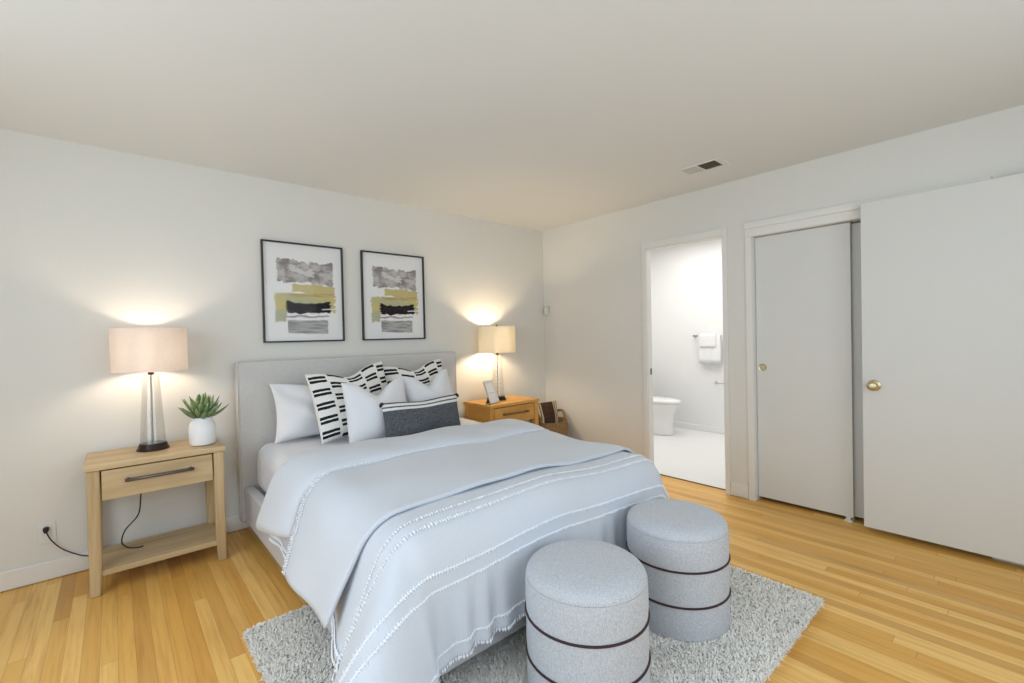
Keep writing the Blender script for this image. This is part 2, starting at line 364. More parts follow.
# bathroom doorway: casing, jambs, threshold
bm = bmesh.new()
bx(bm, -.012, .0, DY1, DY1+.038, 0, DZ+.056, .003); bx(bm, -.012, .0, DY0-.038, DY0, 0, DZ+.056, .003); bx(bm, -.012, .0, DY0, DY1, DZ, DZ+.056, .003)
struct('trim_1', fromb('trim_1', bm, TRIM))
bm = bmesh.new(); bx(bm, .0, TW, DY1-.004, DY1, 0, DZ); bx(bm, .0, TW, DY0, DY0+.004, 0, DZ); bx(bm, .0, TW, DY0, DY1, DZ-.004, DZ)
jb = struct('trim_2', fromb('trim_2', bm, TRIM))
box('strike_plate', .035, .058, DY1-.0055, DY1-.0035, .91, .965, GUN, jb)
struct('trim_3', box('trim_3', TW, TW+.012, DY0, DY1, -.002, .006, plain('dark_threshold', (.10, .06, .03), .5)))
# closet: casing, header ledge, jamb, dark interior
bm = bmesh.new()
bx(bm, -.010, 0, CY1, CY1+.045, 0, CZ-.002, .002)
bx(bm, -.010, 0, CY0-.05, CY1+.045, CZ-.002, CZ+.06, .002); bx(bm, -.022, 0, CY0-.02, CY1+.05, CZ+.055, CZ+.09, .006); bx(bm, -.02, 0, CY0-.01, CY1+.05, CZ+.085, CZ+.104, .004)
struct('trim_4', fromb('trim_4', bm, TRIM))
bm = bmesh.new(); bx(bm, .001, .119, CY1-.004, CY1, 0, CZ-.005); bx(bm, .001, .119, CY0, CY1, CZ-.004, CZ+.001);
struct('trim_5', fromb('trim_5', bm, TRIM))
bm = bmesh.new(); bx(bm, .72, .76, CY0-.1, CY1+.1, 0, H); bx(bm, .12, .72, CY1+.02, CY1+.06, 0, H); bx(bm, .12, .72, CY0-.06, CY0-.02, 0, H); bx(bm, .12, .76, CY0-.1, CY1+.1, 2.3, 2.34)
struct('wall_closet', fromb('wall_closet', bm, WALL))
struct('floor_closet', box('floor_closet', TW+.004, .76, CY0-.02, CY1+.02, -.1, -.001, FLOOR))
# closet sliding doors
d1 = struct('door_1', box('door_1', .045, .078, -2.803, CY1-.006, .028, CZ-.008, DOORM, None, .002))
lathe('finger_pull', [(0, .0), (.019, .0), (.021, -.003), (.027, -.004), (.028, .0), (.028, .004), (0, .004)], BRASS, d1, 32, axisM=Matrix.Translation((.044, -2.253, 1.012)) @ Matrix.Rotation(-PI/2, 4, 'Y') @ Matrix.Scale(-1, 4, (0, 0, 1)))
d2 = struct('door_2', box('door_2', .085, .115, CY0+.006, -2.79, .028, CZ-.012, DOORM, None, .002))
bm = bmesh.new(); bx(bm, .03, .12, -2.80, -2.755, 0, .012, .003); bx(bm, .032, .040, -2.79, -2.765, .012, .035, .002); bx(bm, .079, .0835, -2.79, -2.765, .012, .035, .001)
tag(fromb('door_floor_guide', bm, PLAST), 'small white plastic guide on the floor under the closet sliding door', 'door guide')
# bedroom door swung open against the closet
bd = struct('door_3', box('door_3', -.080, -.045, -3.70, -2.884, .036, 2.074, DOORM, None, .002))
kx, ky, kz = -.080, -2.944, .935
RX = Matrix.Translation((kx, ky, kz)) @ Matrix.Rotation(-PI/2, 4, 'Y')
kn = lathe('door_knob', [(0.012, .006), (.011, .03), (.014, .036), (.024, .044), (.028, .054), (.027, .064), (.020, .071), (.008, .073), (0, .072)], BRASS, bd, 36, axisM=RX)
lathe('rosette', [(.034, 0), (.034, .004), (.028, .009), (.013, .010), (.012, .012)], BRASS, bd, 36, axisM=RX)
box('latch', -.070, -.056, -2.8845, -2.8825, .915, .955, GUN, bd)
for k, z in enumerate((.25, 1.05, 1.85)): tube('hinge', [(-.05, -3.706, z-.045), (-.05, -3.706, z+.045)], .006, BRASS, bd)
bm = bmesh.new(); bx(bm, -.11, 0, -3.80, -3.712, 0, 2.14, .003)
struct('trim_6', fromb('trim_6', bm, TRIM))

# bathroom shell
BX1, BY0, BY1, BZ = 2.1, -2.6, .15, 2.5
struct('floor_bathroom', fromb('floor_bathroom', bx(bx(bmesh.new(), TW+.010, BX1+.1, CY1+.06, BY1+.1, -.1, -.001), .76, BX1+.1, BY0-.1, CY1+.06, -.1, -.001), tile_mat()))
struct('ceiling_bathroom', box('ceiling_bathroom', .07, BX1+.1, BY0-.1, BY1+.1, BZ, BZ+.05, BATHW))
struct('wall_bathroom_far', box('wall_bathroom_far', BX1, BX1+.1, BY0-.1, BY1+.1, 0, BZ, BATHW))
struct('wall_bathroom_left', box('wall_bathroom_left', .07, BX1, BY1, BY1+.1, 0, BZ, BATHW))
bm = bmesh.new(); bx(bm, .76, BX1, BY0-.1, BY0, 0, BZ); bx(bm, TW, .80, CY1+.06, CY1+.09, 0, BZ); bx(bm, .76, .80, BY0, CY1+.06, 0, BZ)
struct('wall_bathroom_right', fromb('wall_bathroom_right', bm, BATHW))
struct('baseboard_bathroom', box('baseboard_bathroom', BX1-.012, BX1, BY0, BY1, 0, .072, plain('bath_base', (.9, .9, .89), .4, var=.005), None, .003))

# ceiling vent (register with two grilles)
v = thing('ceiling_vent', 'white rectangular air vent with one dark grille in the ceiling', 'air vent', (-.49, -2.075, H))
bm = bmesh.new()
for a in ((-.078, .078, -.150, -.112), (-.078, .078, .128, .142), (-.078, -.066, -.112, .128), (.066, .078, -.112, .128), (-.066, .066, .010, .020)): bx(bm, *a, -.006, 0, .002)
fromb('frame', bm, CEIL, v)
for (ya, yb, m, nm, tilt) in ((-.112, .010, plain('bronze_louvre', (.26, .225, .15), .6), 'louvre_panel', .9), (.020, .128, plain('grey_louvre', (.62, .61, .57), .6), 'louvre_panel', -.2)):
    bm = bmesh.new(); bx(bm, -.066, .066, ya, yb, -.001, 0)
    for k in range(10):
        y = ya+(yb-ya)*(k+.5)/10; bx(bm, -.066, .066, -.0055, .0055, -.0005, .0005, M=Matrix.Translation((0, y, -.004)) @ Matrix.Rotation(tilt, 4, 'X'))
    lv = fromb(nm, bm, m, v)
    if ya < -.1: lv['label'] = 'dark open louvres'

# doorbell chime / sensor box near the corner
t = thing('sensor_box', 'small beige plastic box mounted on the wall by the corner', 'wall sensor', (-.001, -.055, 1.557))
box('case', -.028, 0, -.032, .032, -.052, .052, BEIGEP, t, .006); box('cover', -.033, -.027, -.020, .018, -.038, .038, PLAST, t, .002)

# ------------------------------------------------------------------ nightstands
def nightstand(loc, label, mats, hmat):
    X, Y, Z = mats
    t = thing('nightstand', label, 'nightstand', loc, 0, 'oak nightstands either side of the bed')
    W, D, HT = .615, .405, .678
    x0, x1 = -W/2, W/2; y0 = -D/2; y1 = D/2
    bm = bmesh.new()
    top = box('tabletop', x0, x1, y0, y1, HT-.03, HT, X, t, .004)
    for sx in (-1, 1):
        for sy in (-1, 1):
            bm = bmesh.new(); bmesh.ops.create_cube(bm, size=1)
            ox = x0+.008 if sx < 0 else x1-.008; oy = y0+.008 if sy < 0 else y1-.008
            lw = .052
            for v_ in bm.verts:
                tz = v_.co.z+.5; bot = tz < .5
                ix = -sx*((.5-sx*v_.co.x)*lw*(.80 if bot else 1)); iy = -sy*((.5-sy*v_.co.y)*lw*(.80 if bot else 1))
                v_.co = Vector((ox+ix, oy+iy, tz*(HT-.03)))
            # bring in a mid ring so the leg is straight above and tapers in its foot
            bmesh.ops.bisect_plane(bm, geom=bm.verts[:]+bm.edges[:]+bm.faces[:], plane_co=(0, 0, .16), plane_no=(0, 0, 1))
            for v_ in bm.verts:
                if abs(v_.co.z-.16) < 1e-4:
                    fx = abs(v_.co.x-ox); fy = abs(v_.co.y-oy)
                    if fx > .01: v_.co.x = ox-sx*lw*.98
                    if fy > .01: v_.co.y = oy-sy*lw*.98
            bmesh.ops.bevel(bm, geom=bm.edges[:], offset=.007, segments=2, profile=.5, affect='EDGES')
            fromb('leg', bm, Z, t)
    box('side_panel', x0+.012, x0+.03, y0+.055, y1-.055, .475, HT-.03, Y, t, .001)
    box('side_panel', x1-.03, x1-.012, y0+.055, y1-.055, .475, HT-.03, Y, t, .001)
    box('back_panel', x0+.055, x1-.055, y1-.03, y1-.012, .475, HT-.03, X, t, .001)
    dr = box('drawer', x0+.066, x1-.066, y0+.014, y0+.05, .487, HT-.038, X, t, .002)
    bm = bmesh.new(); bx(bm, x0+.075, x1-.075, y0+.05, y1-.04, .495, .63); fromb('drawer_box', bm, X, dr)
    hl = .30; hy = y0-.012; hz = .578
    hd = tube('handle', [(-hl/2, hy, hz), (hl/2, hy, hz)], .009, hmat, dr, 12)
    for s in (-1, 1): tube('handle_post', [(s*(hl/2-.014), y0+.015, hz), (s*(hl/2-.014), hy-.004, hz)], .0095, hmat, hd, 12)
    sh = box('shelf', x0+.03, x1-.03, y0+.02, y1-.02, .095, .125, X, t, .003)
    return t
nightstand((-3.4525, -.2375, 0), 'light oak nightstand left of the bed with plant and lamp', (OAK[0], OAK[1], OAK[2]), GUN)
nightstand((-.84, -.2375, 0), 'honey oak nightstand in the corner right of the bed', (HON[0], HON[1], HON[2]), plain('antique_bronze_pull', (.22, .14, .07), .4, .6))

# ------------------------------------------------------------------ table lamps
def lamp(loc, label, shade_m, cordpts=None):
    t = thing('table_lamp', label, 'table lamp', loc, 0, 'glass table lamps with drum shades')
    lathe('base', [(0, 0), (.076, 0), (.078, .004), (.072, .014), (.066, .032), (.064, .038), (.0, .038)], BRONZE, t)
    lathe('glass_body', [(.062, .039), (.060, .06), (.052, .20), (.044, .36), (.041, .425), (.036, .436), (.034, .432), (.038, .42), (.041, .36), (.049, .20), (.057, .06), (.059, .042)], LGLASS, t)
    tube('rod', [(0, 0, .037), (0, 0, .44)], .004, plain('brown_metal_rod', (.22, .15, .11), .4, .6), t)
    lathe('cap', [(0, .434), (.014, .434), (.016, .440), (.012, .45), (.010, .452), (0, .452)], BRONZE, t, 32)
    so = lathe('socket', [(0, .452), (.014, .452), (.016, .495), (.014, .50), (0, .50)], GUN, t, 24)
    sw = tube('switch_key', [(-.012, -.008, .47), (-.03, -.02, .47)], [.003, .005], GUN, so, 8)
    lathe('bulb', [(0, .50), (.013, .50), (.014, .515), (.027, .545), (.030, .565), (.026, .587), (.012, .60), (0, .602)], BULB1 if shade_m is SHADE1 else BULB2, t, 24)
    sh = lathe('lamp_shade', [(.178, .457), (.176, .703), (.1745, .703), (.1765, .457)], shade_m, t, 72)
    # remove the caps that lathe adds (open drum), keep walls
    bm = bmesh.new(); bm.from_mesh(sh.data); big = [f_ for f_ in bm.faces if len(f_.verts) > 10]; bmesh.ops.delete(bm, geom=big, context='FACES_ONLY')
    bmesh.ops.delete(bm, geom=[e for e in bm.edges if not e.link_faces], context='EDGES'); bm.to_mesh(sh.data); bm.free()
    ring = bmesh.new()
    fr = []
    for k in range(3):
        a = 2*PI*k/3+.3; fr.append([(0, 0, .672), (.175*math.cos(a), .175*math.sin(a), .698)])
    V = []; F = []
    for p in fr:
        a, b = tubeb(p, .0018, 6); F += [tuple(i+len(V) for i in q) for q in b]; V += a
    for s in (-1, 1):
        a, b = tubeb(smoothpath([(0.012*s, 0, .48), (.035*s, 0, .53), (.038*s, 0, .59), (.02*s, 0, .65), (0, 0, .672)], 5), .0018, 6); F += [tuple(i+len(V) for i in q) for q in b]; V += a
    ring.free(); pyd('harp', V, F, GUN, t)
    lathe('finial', [(0, .668), (.006, .668), (.006, .690), (.008, .694), (.006, .700), (0, .701)] if shade_m is SHADE1 else [(0, .668), (.006, .668), (.006, .70), (.008, .712), (.006, .722), (0, .724)], BRONZE, t, 16)
    if cordpts:
        P = smoothpath(cordpts, 8); return t, tube('cord', P, .0032, RUBBER, t, 8)
    return t, None
L1 = (-3.470, -.212, .679)
def rel(p): return (p[0]-L1[0], p[1]-L1[1], p[2]-L1[2])
cp = [(-3.470, -.14, .684), (-3.475, -.09, .6835), (-3.50, -.030, .684), (-3.56, -.024, .655), (-3.68, -.022, .60), (-3.722, -.022, .50), (-3.724, -.022, .30), (-3.735, -.022, .12), (-3.77, -.028, .088), (-3.86, -.03, .15), (-3.911, -.034, .22), (-3.933, -.034, .278)]
t, cord = lamp(L1, 'glass table lamp with blush linen drum shade on left nightstand', SHADE1, [rel(p) for p in cp])
tube('plug', [rel(p) for p in ((-3.934, -.040, .272), (-3.934, -.030, .284), (-3.934, -.010, .286))], [.006, .012, .014], RUBBER, cord, 12)
lamp((-.858, -.205, .679), 'glass table lamp with cream drum shade on right nightstand', SHADE2)
# loose cord hanging over the lower shelf
tag(tube('loose_cord', smoothpath([(-3.515, -.15, .495), (-3.531, -.15, .41), (-3.545, -.15, .30), (-3.605, -.15, .225), (-3.622, -.16, .165), (-3.60, -.18, .134), (-3.575, -.20, .1295), (-3.545, -.215, .1295), (-3.53, -.21, .1295)], 8), .0035, RUBBER, None, 8),
    'black cord hanging behind the drawer onto the lower shelf of left nightstand', 'cord')
# outlet
t = thing('wall_outlet', 'white wall outlet plate with black plug above the baseboard', 'outlet', (-3.932, -.0005, .262))
box('plate', -.036, .036, -.006, 0, -.057, .057, PLAST, t, .002); 
for z in (.024, -.024): box('receptacle', -.016, .016, -.008, -.005, z-.014, z+.014, PLAST, t, .001)

# ------------------------------------------------------------------ potted plant
t = thing('potted_plant', 'green succulent in a white ceramic jar on left nightstand', 'potted plant', (-3.238, -.285, .679))
t.scale = (1, 1, 1)
lathe('pot', [(0, 0), (.056, 0), (.064, .006), (.068, .03), (.069, .105), (.063, .130), (.053, .145), (.051, .150), (.054, .160), (.050, .165), (.045, .158), (.045, .135), (.0, .133)], VASE, t, 48)
V = []; F = []; UV = []
rr = random.Random(3)
for k in range(38):
    az = k*2.39996; ring = k/38; el = math.radians(84-70*ring**.8)+rr.uniform(-.1, .1); L = rr.uniform(.125, .165)*(1-.05*ring); wd = rr.uniform(.014, .020)
    base = Vector((.012*math.cos(az)*ring*2, .012*math.sin(az)*ring*2, .157)); d = Vector((math.cos(az)*math.cos(el), math.sin(az)*math.cos(el), math.sin(el)))
    side = d.cross(Vector((0, 0, 1))).normalized(); nrm = side.cross(d).normalized(); N = 7; s0 = len(V)
    for i in range(N+1):
        s = i/N; w_ = wd*math.sin(PI*min(1, .12+s*.88))**.7*(1 if s < .98 else .1)+.0004
        c = base+d*(L*s)+nrm*(.028*s*s*(.4+ring)); c.z -= .012*s*ring
        for j, (a, h) in enumerate(((-1, .25*w_), (0, -.45*w_), (1, .25*w_), (0, .10*w_))):
            V.append(c+side*(a*w_)+nrm*h); UV.append(((0, .5, 1, .5)[j], s))
    for i in range(N):
        for j in range(4): F.append((s0+4*i+j, s0+4*i+(j+1) % 4, s0+4*i+4+(j+1) % 4, s0+4*i+4+j))
    F.append((s0+4*N, s0+4*N+1, s0+4*N+2, s0+4*N+3))
pyd('leaves', V, F, LEAF, t, True, UV)
lathe('soil', [(0, .134), (.045, .136), (0, .144)], plain('dark_soil', (.04, .03, .02), .9), t, 24)

# ------------------------------------------------------------------ wall art
ART = art_mat()
def art(x0, label):
    W, Hh = .574, .731; t = thing('framed_print', label, 'framed print', (x0+W/2, -.002, 1.28+Hh/2), 0, 'abstract prints above the bed')
    a = W/2; b = Hh/2; fw = .011; bm = bmesh.new()
    for q in ((-a, a, -b, -b+fw), (-a, a, b-fw, b), (-a, -a+fw, -b+fw, b-fw), (a-fw, a, -b+fw, b-fw)):
        bx(bm, q[0], q[1], -.026, 0, q[2], q[3], .001)
    fromb('frame', bm, FRAMEB, t)
    box('backing', -a+fw, a-fw, -.008, -.002, -b+fw, b-fw, BLACKM, t)
    pyd('print', [(-a+fw, -.0085, -b+fw), (a-fw, -.0085, -b+fw), (a-fw, -.0085, b-fw), (-a+fw, -.0085, b-fw)], [(0, 1, 2, 3)], ART, t, False, [(0, 0), (1, 0), (1, 1), (0, 1)])
    box('glass', -a+fw, a-fw, -.018, -.016, -b+fw, b-fw, PANE, t)
art(-2.831, 'black framed abstract print nearer the left lamp, above the bed')
art(-2.106, 'black framed abstract print nearer the corner, above the bed')

# ------------------------------------------------------------------ photo frame on right nightstand
t = thing('photo_frame', 'small white photo frame standing on the right nightstand', 'photo frame', (-1.03, -.36, .679), math.radians(22))
Mx = Matrix.Rotation(math.radians(-20), 4, 'X')
bm = bmesh.new(); w_, h_ = .078, .215; fw = .014
for q in ((-w_, w_, 0, fw), (-w_, w_, h_-fw, h_), (-w_, -w_+fw, fw, h_-fw), (w_-fw, w_, fw, h_-fw)): bx(bm, q[0], q[1], -.014, 0, q[2]+.003, q[3]+.003, .002, M=Mx)
fromb('border', bm, plain('silver_white_frame', (.72, .72, .74), .35, .2), t)
box('picture', -w_+fw, w_-fw, -.007, -.004, fw+.003, h_-fw+.003, plain('pale_photo_print', (.74, .76, .80), .5, var=.05, sc=25), t, 0, 2, Mx)
box('stand', -.045, .045, .002, .008, 0, .10, plain('brown_frame_stand', (.12, .05, .03), .6), t, .001, 2, Matrix.Translation((0, .055, .0)) @ Matrix.Rotation(math.radians(18), 4, 'X'))
box('back_board', -w_+.003, w_-.003, 0, .003, .006, h_-.003, plain('brown_back_board', (.12, .05, .03), .6), t, 0, 2, Mx)

# ------------------------------------------------------------------ bed
bed = thing('bed', 'upholstered grey platform bed with tall headboard', 'bed', (-2.15, -1.15, 0))
def B(x): return x+2.15
def BY(y): return y+1.15
hb = box('headboard', B(-3.02), B(-1.28), BY(-.125), BY(-.03), .08, 1.156, LINEN, bed, .018, 4)
for s in (-3.021, -1.279):
    d = .004 if s < -2 else -.004
    tube('piping', smoothpath([(B(s+d), BY(-.122), .10), (B(s+d), BY(-.122), .6), (B(s+d), BY(-.122), 1.10), (B(s+d*3), BY(-.12), 1.150)], 4), .004, LINEN, hb, 8)
box('side_rail', B(-3.0), B(-2.94), BY(-2.22), BY(-.127), .10, .325, RAILF, bed, .012, 3)
box('side_rail', B(-1.36), B(-1.30), BY(-2.22), BY(-.127), .10, .325, RAILF, bed, .012, 3)
box('foot_rail', B(-2.939), B(-1.361), BY(-2.22), BY(-2.16), .10, .325, RAILF, bed, .012, 3)
box('slat_base', B(-2.935), B(-1.365), BY(-2.155), BY(-.13), .24, .29, RAILF, bed)
for x, y, z in ((-2.9, -.3, 0), (-1.4, -.3, 0), (-2.9, -2.1, .018), (-1.4, -2.1, .018), (-2.15, -2.0, .018)):
    box('leg', B(x)-.025, B(x)+.025, BY(y)-.025, BY(y)+.025, z, .105 if x != -2.15 else .245, BLACKM, bed, .003)
mt = box('mattress', -2.935, -1.365, -2.15, -.135, .291, .606, SHEET, None, .085, 6)
mt.data.polygons.foreach_set('use_smooth', [True]*len(mt.data.polygons))
tag(mt, 'mattress under a white fitted sheet on the grey bed', 'mattress')
sub = mt.modifiers.new('s', 'SUBSURF'); sub.levels = sub.render_levels = 3; sub.subdivision_type = 'SIMPLE'
tx = bpy.data.textures.new('sheet_folds', 'CLOUDS'); tx.noise_scale = .13
dm = mt.modifiers.new('d', 'DISPLACE'); dm.texture = tx; dm.strength = .014; dm.mid_level = .5

# ------------------------------------------------------------------ duvet
xL, xR, yF, Z0 = -2.85, -1.47, -2.13, .640
def drape(X, Y, off=0., R=.15, wr=1.0, fk=1.0):
    sx = -1 if X < (xL+xR)/2 else 1
    ox = max(0, xL-X) if sx < 0 else max(0, X-xR); oy = max(0, yF-Y)
    rho = math.hypot(ox, oy); bxp = min(max(X, xL), xR); byp = max(Y, yF)
    zt = Z0+.005*math.sin(X*5.1+Y*2.3)+.004*math.sin(X*9.7-Y*7.1+1)+.003*math.sin(Y*13+X*3)
    zt += .012*math.sin(PI*min(1, max(0, (X-xL)/(xR-xL)))) - .034*max(0, min(1.2, (X+2.2)/.8))*(.75 if Y > -1.5 else .75+.25*min(1, (-Y-1.5)*2))
    if rho < 1e-9: return Vector((X, Y, zt+off)), Vector((0, 0, 1))
    nx, ny = sx*ox/rho, -oy/rho; th = math.atan2(oy, ox); corner = math.sin(2*th)
    side = (.40 if sx < 0 else .26)*fk
    fl = side*(1-th/(PI/2))+.03*(th/(PI/2)) + (.58 if sx < 0 else .12)*corner**1.1
    tm = PI/2-fl; Rr = R+off*.5; q = Rr*tm; e = 0
    if rho < q: tt = rho/Rr; h = Rr*math.sin(tt); d = Rr*(1-math.cos(tt))
    else:
        tt = tm; e = rho-q; h = Rr*math.sin(tm)+e*math.sin(fl); d = Rr*(1-math.cos(tm))+e*math.cos(fl)
    g = min(1, e/.3)
    foot = max(0, min(1, (th-.5)/.6))
    h += wr*g*(.020*corner*math.cos(8*th+.6) + foot*(1-corner)*(.010*math.sin(X*52+2*math.sin(X*7))+.004*math.sin(X*83+1)) + (1-foot)*(1-corner)*.006*math.sin(Y*21+1.5*math.sin(Y*5)))
    p = Vector((bxp+nx*h, byp+ny*h, zt-d)); nn = Vector((nx*math.sin(tt), ny*math.sin(tt), math.cos(tt)))
    p += nn*off
    lo = .058
    if p.z < lo+.06: ex = (lo+.06-p.z); p.z = lo+.06*math.exp(-ex/.06); p += Vector((nx, ny, 0))*ex*.6
    return p, nn
def cloth(name, Xs, Ys, mat, parent, fn, thick, smooth=True):
    V = []; nX, nY = len(Xs), len(Ys)
    for Y in Ys:
        for X in Xs: V.append(fn(X, Y))
    F = [(j*nX+i, j*nX+i+1, (j+1)*nX+i+1, (j+1)*nX+i) for j in range(nY-1) for i in range(nX-1)]
    o = pyd(name, V, F, mat, parent, smooth)
    bm = bmesh.new(); bm.from_mesh(o.data); bm.normal_update()
    if sum(f_.normal.z for f_ in bm.faces) < 0: bmesh.ops.reverse_faces(bm, faces=bm.faces)
    bm.to_mesh(o.data); bm.free(); o.data.polygons.foreach_set('use_smooth', [True]*len(o.data.polygons))
    s = o.modifiers.new('thick', 'SOLIDIFY'); s.thickness = thick; s.offset = -1
    return o
def fr(a, b, n): return [a+(b-a)*i/n for i in range(n+1)]
HL, HR, HF = .50, .42, .535
def fmain(X, Y):
    sk = .12*max(0, xL-X)/.45*max(0, min(1, (Y+1.6)/.6)) if X < xL else 0
    return drape(X, Y+sk, fk=.10+.90*max(0, min(1, (-Y-1.75)/.35)))[0]
dv = thing('duvet', 'white tufted duvet folded back over the bed', 'duvet', (0, 0, 0))
cloth('duvet_body', fr(xL-HL, xR+HR, 150), fr(-1.0, yF-HF, 120), DUV, dv, fmain, .014)
# folded-back band (plain underside) with its free edge toward the foot
F0, F1 = -1.34, -2.045
def fflap(X, Y):
    s = (Y-F0)/(F1-F0)
    o = max(0, xL-X)
    off = .022
    Yy = Y - .15*(o/.43)*(1-s)**1 + .03*(o/.43)*s
    p, n = drape(X, Yy, off, wr=.5)
    p += n*(.004*math.sin(X*6+Y*11)+.003*math.sin(X*17-Y*9)); return p
cloth('folded_band', fr(xL-.44, xR+.38, 120), fr(F0, F1, 46), DUV, dv, fflap, .015)
# rolled fold at the head side
def roll():
    yc, hw, th = -1.185, .215, .044; nS = 20; V = []; F = []
    Xs = fr(xL-.38, xR+.34, 110)
    for i, X in enumerate(Xs):
        o = max(0, xL-X, X-xR)
        end = max(0, min(1, (X-Xs[0])/.05, (Xs[-1]-X)/.05)); k = .25+.75*math.sqrt(max(0, 1-(1-end)**2))
        for j in range(nS):
            a = 2*PI*j/nS; cy = math.cos(a); sy = math.sin(a)
            yy = yc+hw*cy*(.93+.07*k) + .018*math.sin(X*4) - .10*o/.36*(.5+.5*-cy)*0 + (-.05*o if cy < 0 else .05*o)*abs(cy)
            offs = .020+th*k*math.copysign(abs(sy)**.75, sy)
            xx = X-(.05*cy*(o/.36) if X < xL else 0)
            p, n = drape(xx, yy, 0, wr=0)
            crease = -.014*math.exp(-((cy-.15)/.12)**2) if sy > 0 else 0
            p += n*(offs+crease+.004*math.sin(X*13+3*cy)); V.append(p)
    n = len(Xs)
    for i in range(n-1):
        for j in range(nS): F.append((i*nS+j, i*nS+(j+1) % nS, (i+1)*nS+(j+1) % nS, (i+1)*nS+j))
    F.append(tuple(range(nS))); F.append(tuple((n-1)*nS+j for j in range(nS))[::-1])
    bm = bmesh.new(); vs = [bm.verts.new(v) for v in V]
    for q in F: bm.faces.new([vs[k] for k in q])
    o = fromb('rolled_fold', bm, DUV, dv, True); s = o.modifiers.new('s', 'SUBSURF'); s.levels = s.render_levels = 1
roll()
# tufted trims
def tufts(name, rows, size=.0062, step=.0115, hang=0, ridge=False):
    V = []; F = []
    for fn, a, b in rows:
        n = 400; pts = [fn(a+(b-a)*i/n) for i in range(n+1)]; acc = 0; nxt = 0
        for i in range(n):
            p, q = pts[i][0], pts[i+1][0]; L = (q-p).length
            while acc+L > nxt:
                t_ = (nxt-acc)/max(L, 1e-9); c = p.lerp(q, t_)+pts[i][1]*.004; nxt += step*random.uniform(.75, 1.3)
                d = (q-p).normalized(); nn = pts[i][1]; s_ = d.cross(nn)
                r = size*random.uniform(.7, 1.2); lng = r*2.0; c += s_*random.uniform(-.002, .002)
                s0 = len(V)
                dn = Vector((0, 0, -hang*random.uniform(.6, 1.2)))+s_*random.uniform(-.3, .3)*hang
                for v_ in ((-r, 0, 0), (0, -lng, 0), (r, 0, 0), (0, lng, 0)): V.append(c+d*v_[0]*.7+s_*v_[1]*.8)
                V.append(c+nn*r*.8+dn*.4); V.append(c-nn*r*.5+dn)
                for k in range(4): F.append((s0+k, s0+(k+1) % 4, s0+4)); F.append((s0+(k+1) % 4, s0+k, s0+5))
            acc += L
    if ridge:
        for fn, a, b in rows:
            tv, tf = tubeb([fn(a+(b-a)*i/260)[0]+fn(a+(b-a)*i/260)[1]*.001 for i in range(261)], .0032, 6); F += [tuple(i+len(V) for i in q) for q in tf]; V += tv
    o = pyd(name, V, F, TUFT, dv, False); o['kind'] = 'stuff'; return o
def row(Yc): return lambda X: (fmain(X, Yc)+Vector((0, 0, 0)), drape(X, Yc)[1])
e = .01
tufts('tufted_rows', [(row(y), xL-HL+e, xR+HR-e) for y in (-2.145, -2.195)])
tufts('tufted_ropes', [(row(y), xL-HL+e, xR+HR-e) for y in (-2.345, -2.398, yF-HF+.055)], .0062, .011, 0, True)
tufts('hem_tufting', [(row(yF-HF+.004), xL-HL+e, xR+HR-e)], .007, .010, .008)
tufts('side_fringe', [(lambda Y: (fmain(xL-HL+d_, Y), Vector((-1, 0, 0))), -1.0, yF-.1) for d_ in (.002,)] + [(lambda Y: (fmain(xL-HL+.03, Y), Vector((-1, 0, 0))), -1.0, yF-.1)], .007, .009, .008)
tufts('band_fringe', [(lambda X, k=k: (fflap(X, F0-.012-k*.022), drape(X, F0)[1]), xL-.435, xR+.37) for k in range(3)], .0065, .010)

# ------------------------------------------------------------------ pillows
def pillow(name, label, cat, w, h, th, loc, lean, rz, mat, chop=0, group=None, pinch=.06, roll_=0, n=34, wob=.004, seed=0, squash=.0):
    V = []; F = []; UV = []; rg = random.Random(seed); ph = [rg.uniform(0, 6) for _ in range(6)]
    R = Matrix.Rotation(rz, 4, 'Z') @ Matrix.Rotation(lean, 4, 'X') @ Matrix.Rotation(roll_, 4, 'Y')
    for side in (1, -1):
        for j in range(n+1):
            for i in range(n+1):
                # denser near the edges
                u = math.sin((i/n-.5)*PI); v_ = math.sin((j/n-.5)*PI)
                px = u*(w/2)*(1-pinch*(1-v_*v_)); pz = v_*(h/2)*(1-pinch*(1-u*u))
                body = max(0, (1-u*u))**.48*max(0, (1-v_*v_))**.48
                y = side*th/2*body*(1+.25*(-v_))
                y += wob*math.sin(u*5+ph[0]+v_*2)*math.sin(v_*4+ph[1])*(1-max(abs(u), abs(v_))**4)*2
                t_ = (v_+1)/2
                dz = chop*math.exp(-(u/.42)**2)*t_**2
                pz -= dz; y += side*.25*dz*body
                y += .10*chop*(abs(u)**3)*t_*0
                pz += squash*0
                V.append(R @ Vector((px, -y, pz+h/2))); UV.append((.5+u/2, .5+v_/2))
    m = (n+1)**2
    for s in (0, 1):
        for j in range(n):
            for i in range(n):
                q = (s*m+j*(n+1)+i, s*m+j*(n+1)+i+1, s*m+(j+1)*(n+1)+i+1, s*m+(j+1)*(n+1)+i); F.append(q if s == 0 else q[::-1])
    zmin = min(v.z for v in V); 
    for v in V: v.z -= zmin
    o = pyd(name, V, F, mat, None, True, UV); o.location = loc
    bm = bmesh.new(); bm.from_mesh(o.data); bmesh.ops.remove_doubles(bm, verts=bm.verts, dist=1e-5); bm.to_mesh(o.data); bm.free()
    tag(o, label, cat, group); return o, R, zmin
rd = math.radians
pillow('pillow', 'plain white sleeping pillow leaning on the headboard, leftmost', 'pillow', .64, .40, .17, (-2.53, -.305, .616), rd(-13), rd(0), PILW, .02, 'pillows on the bed', .09, rd(0), wob=.018, seed=1)
DASH = dash_mat()
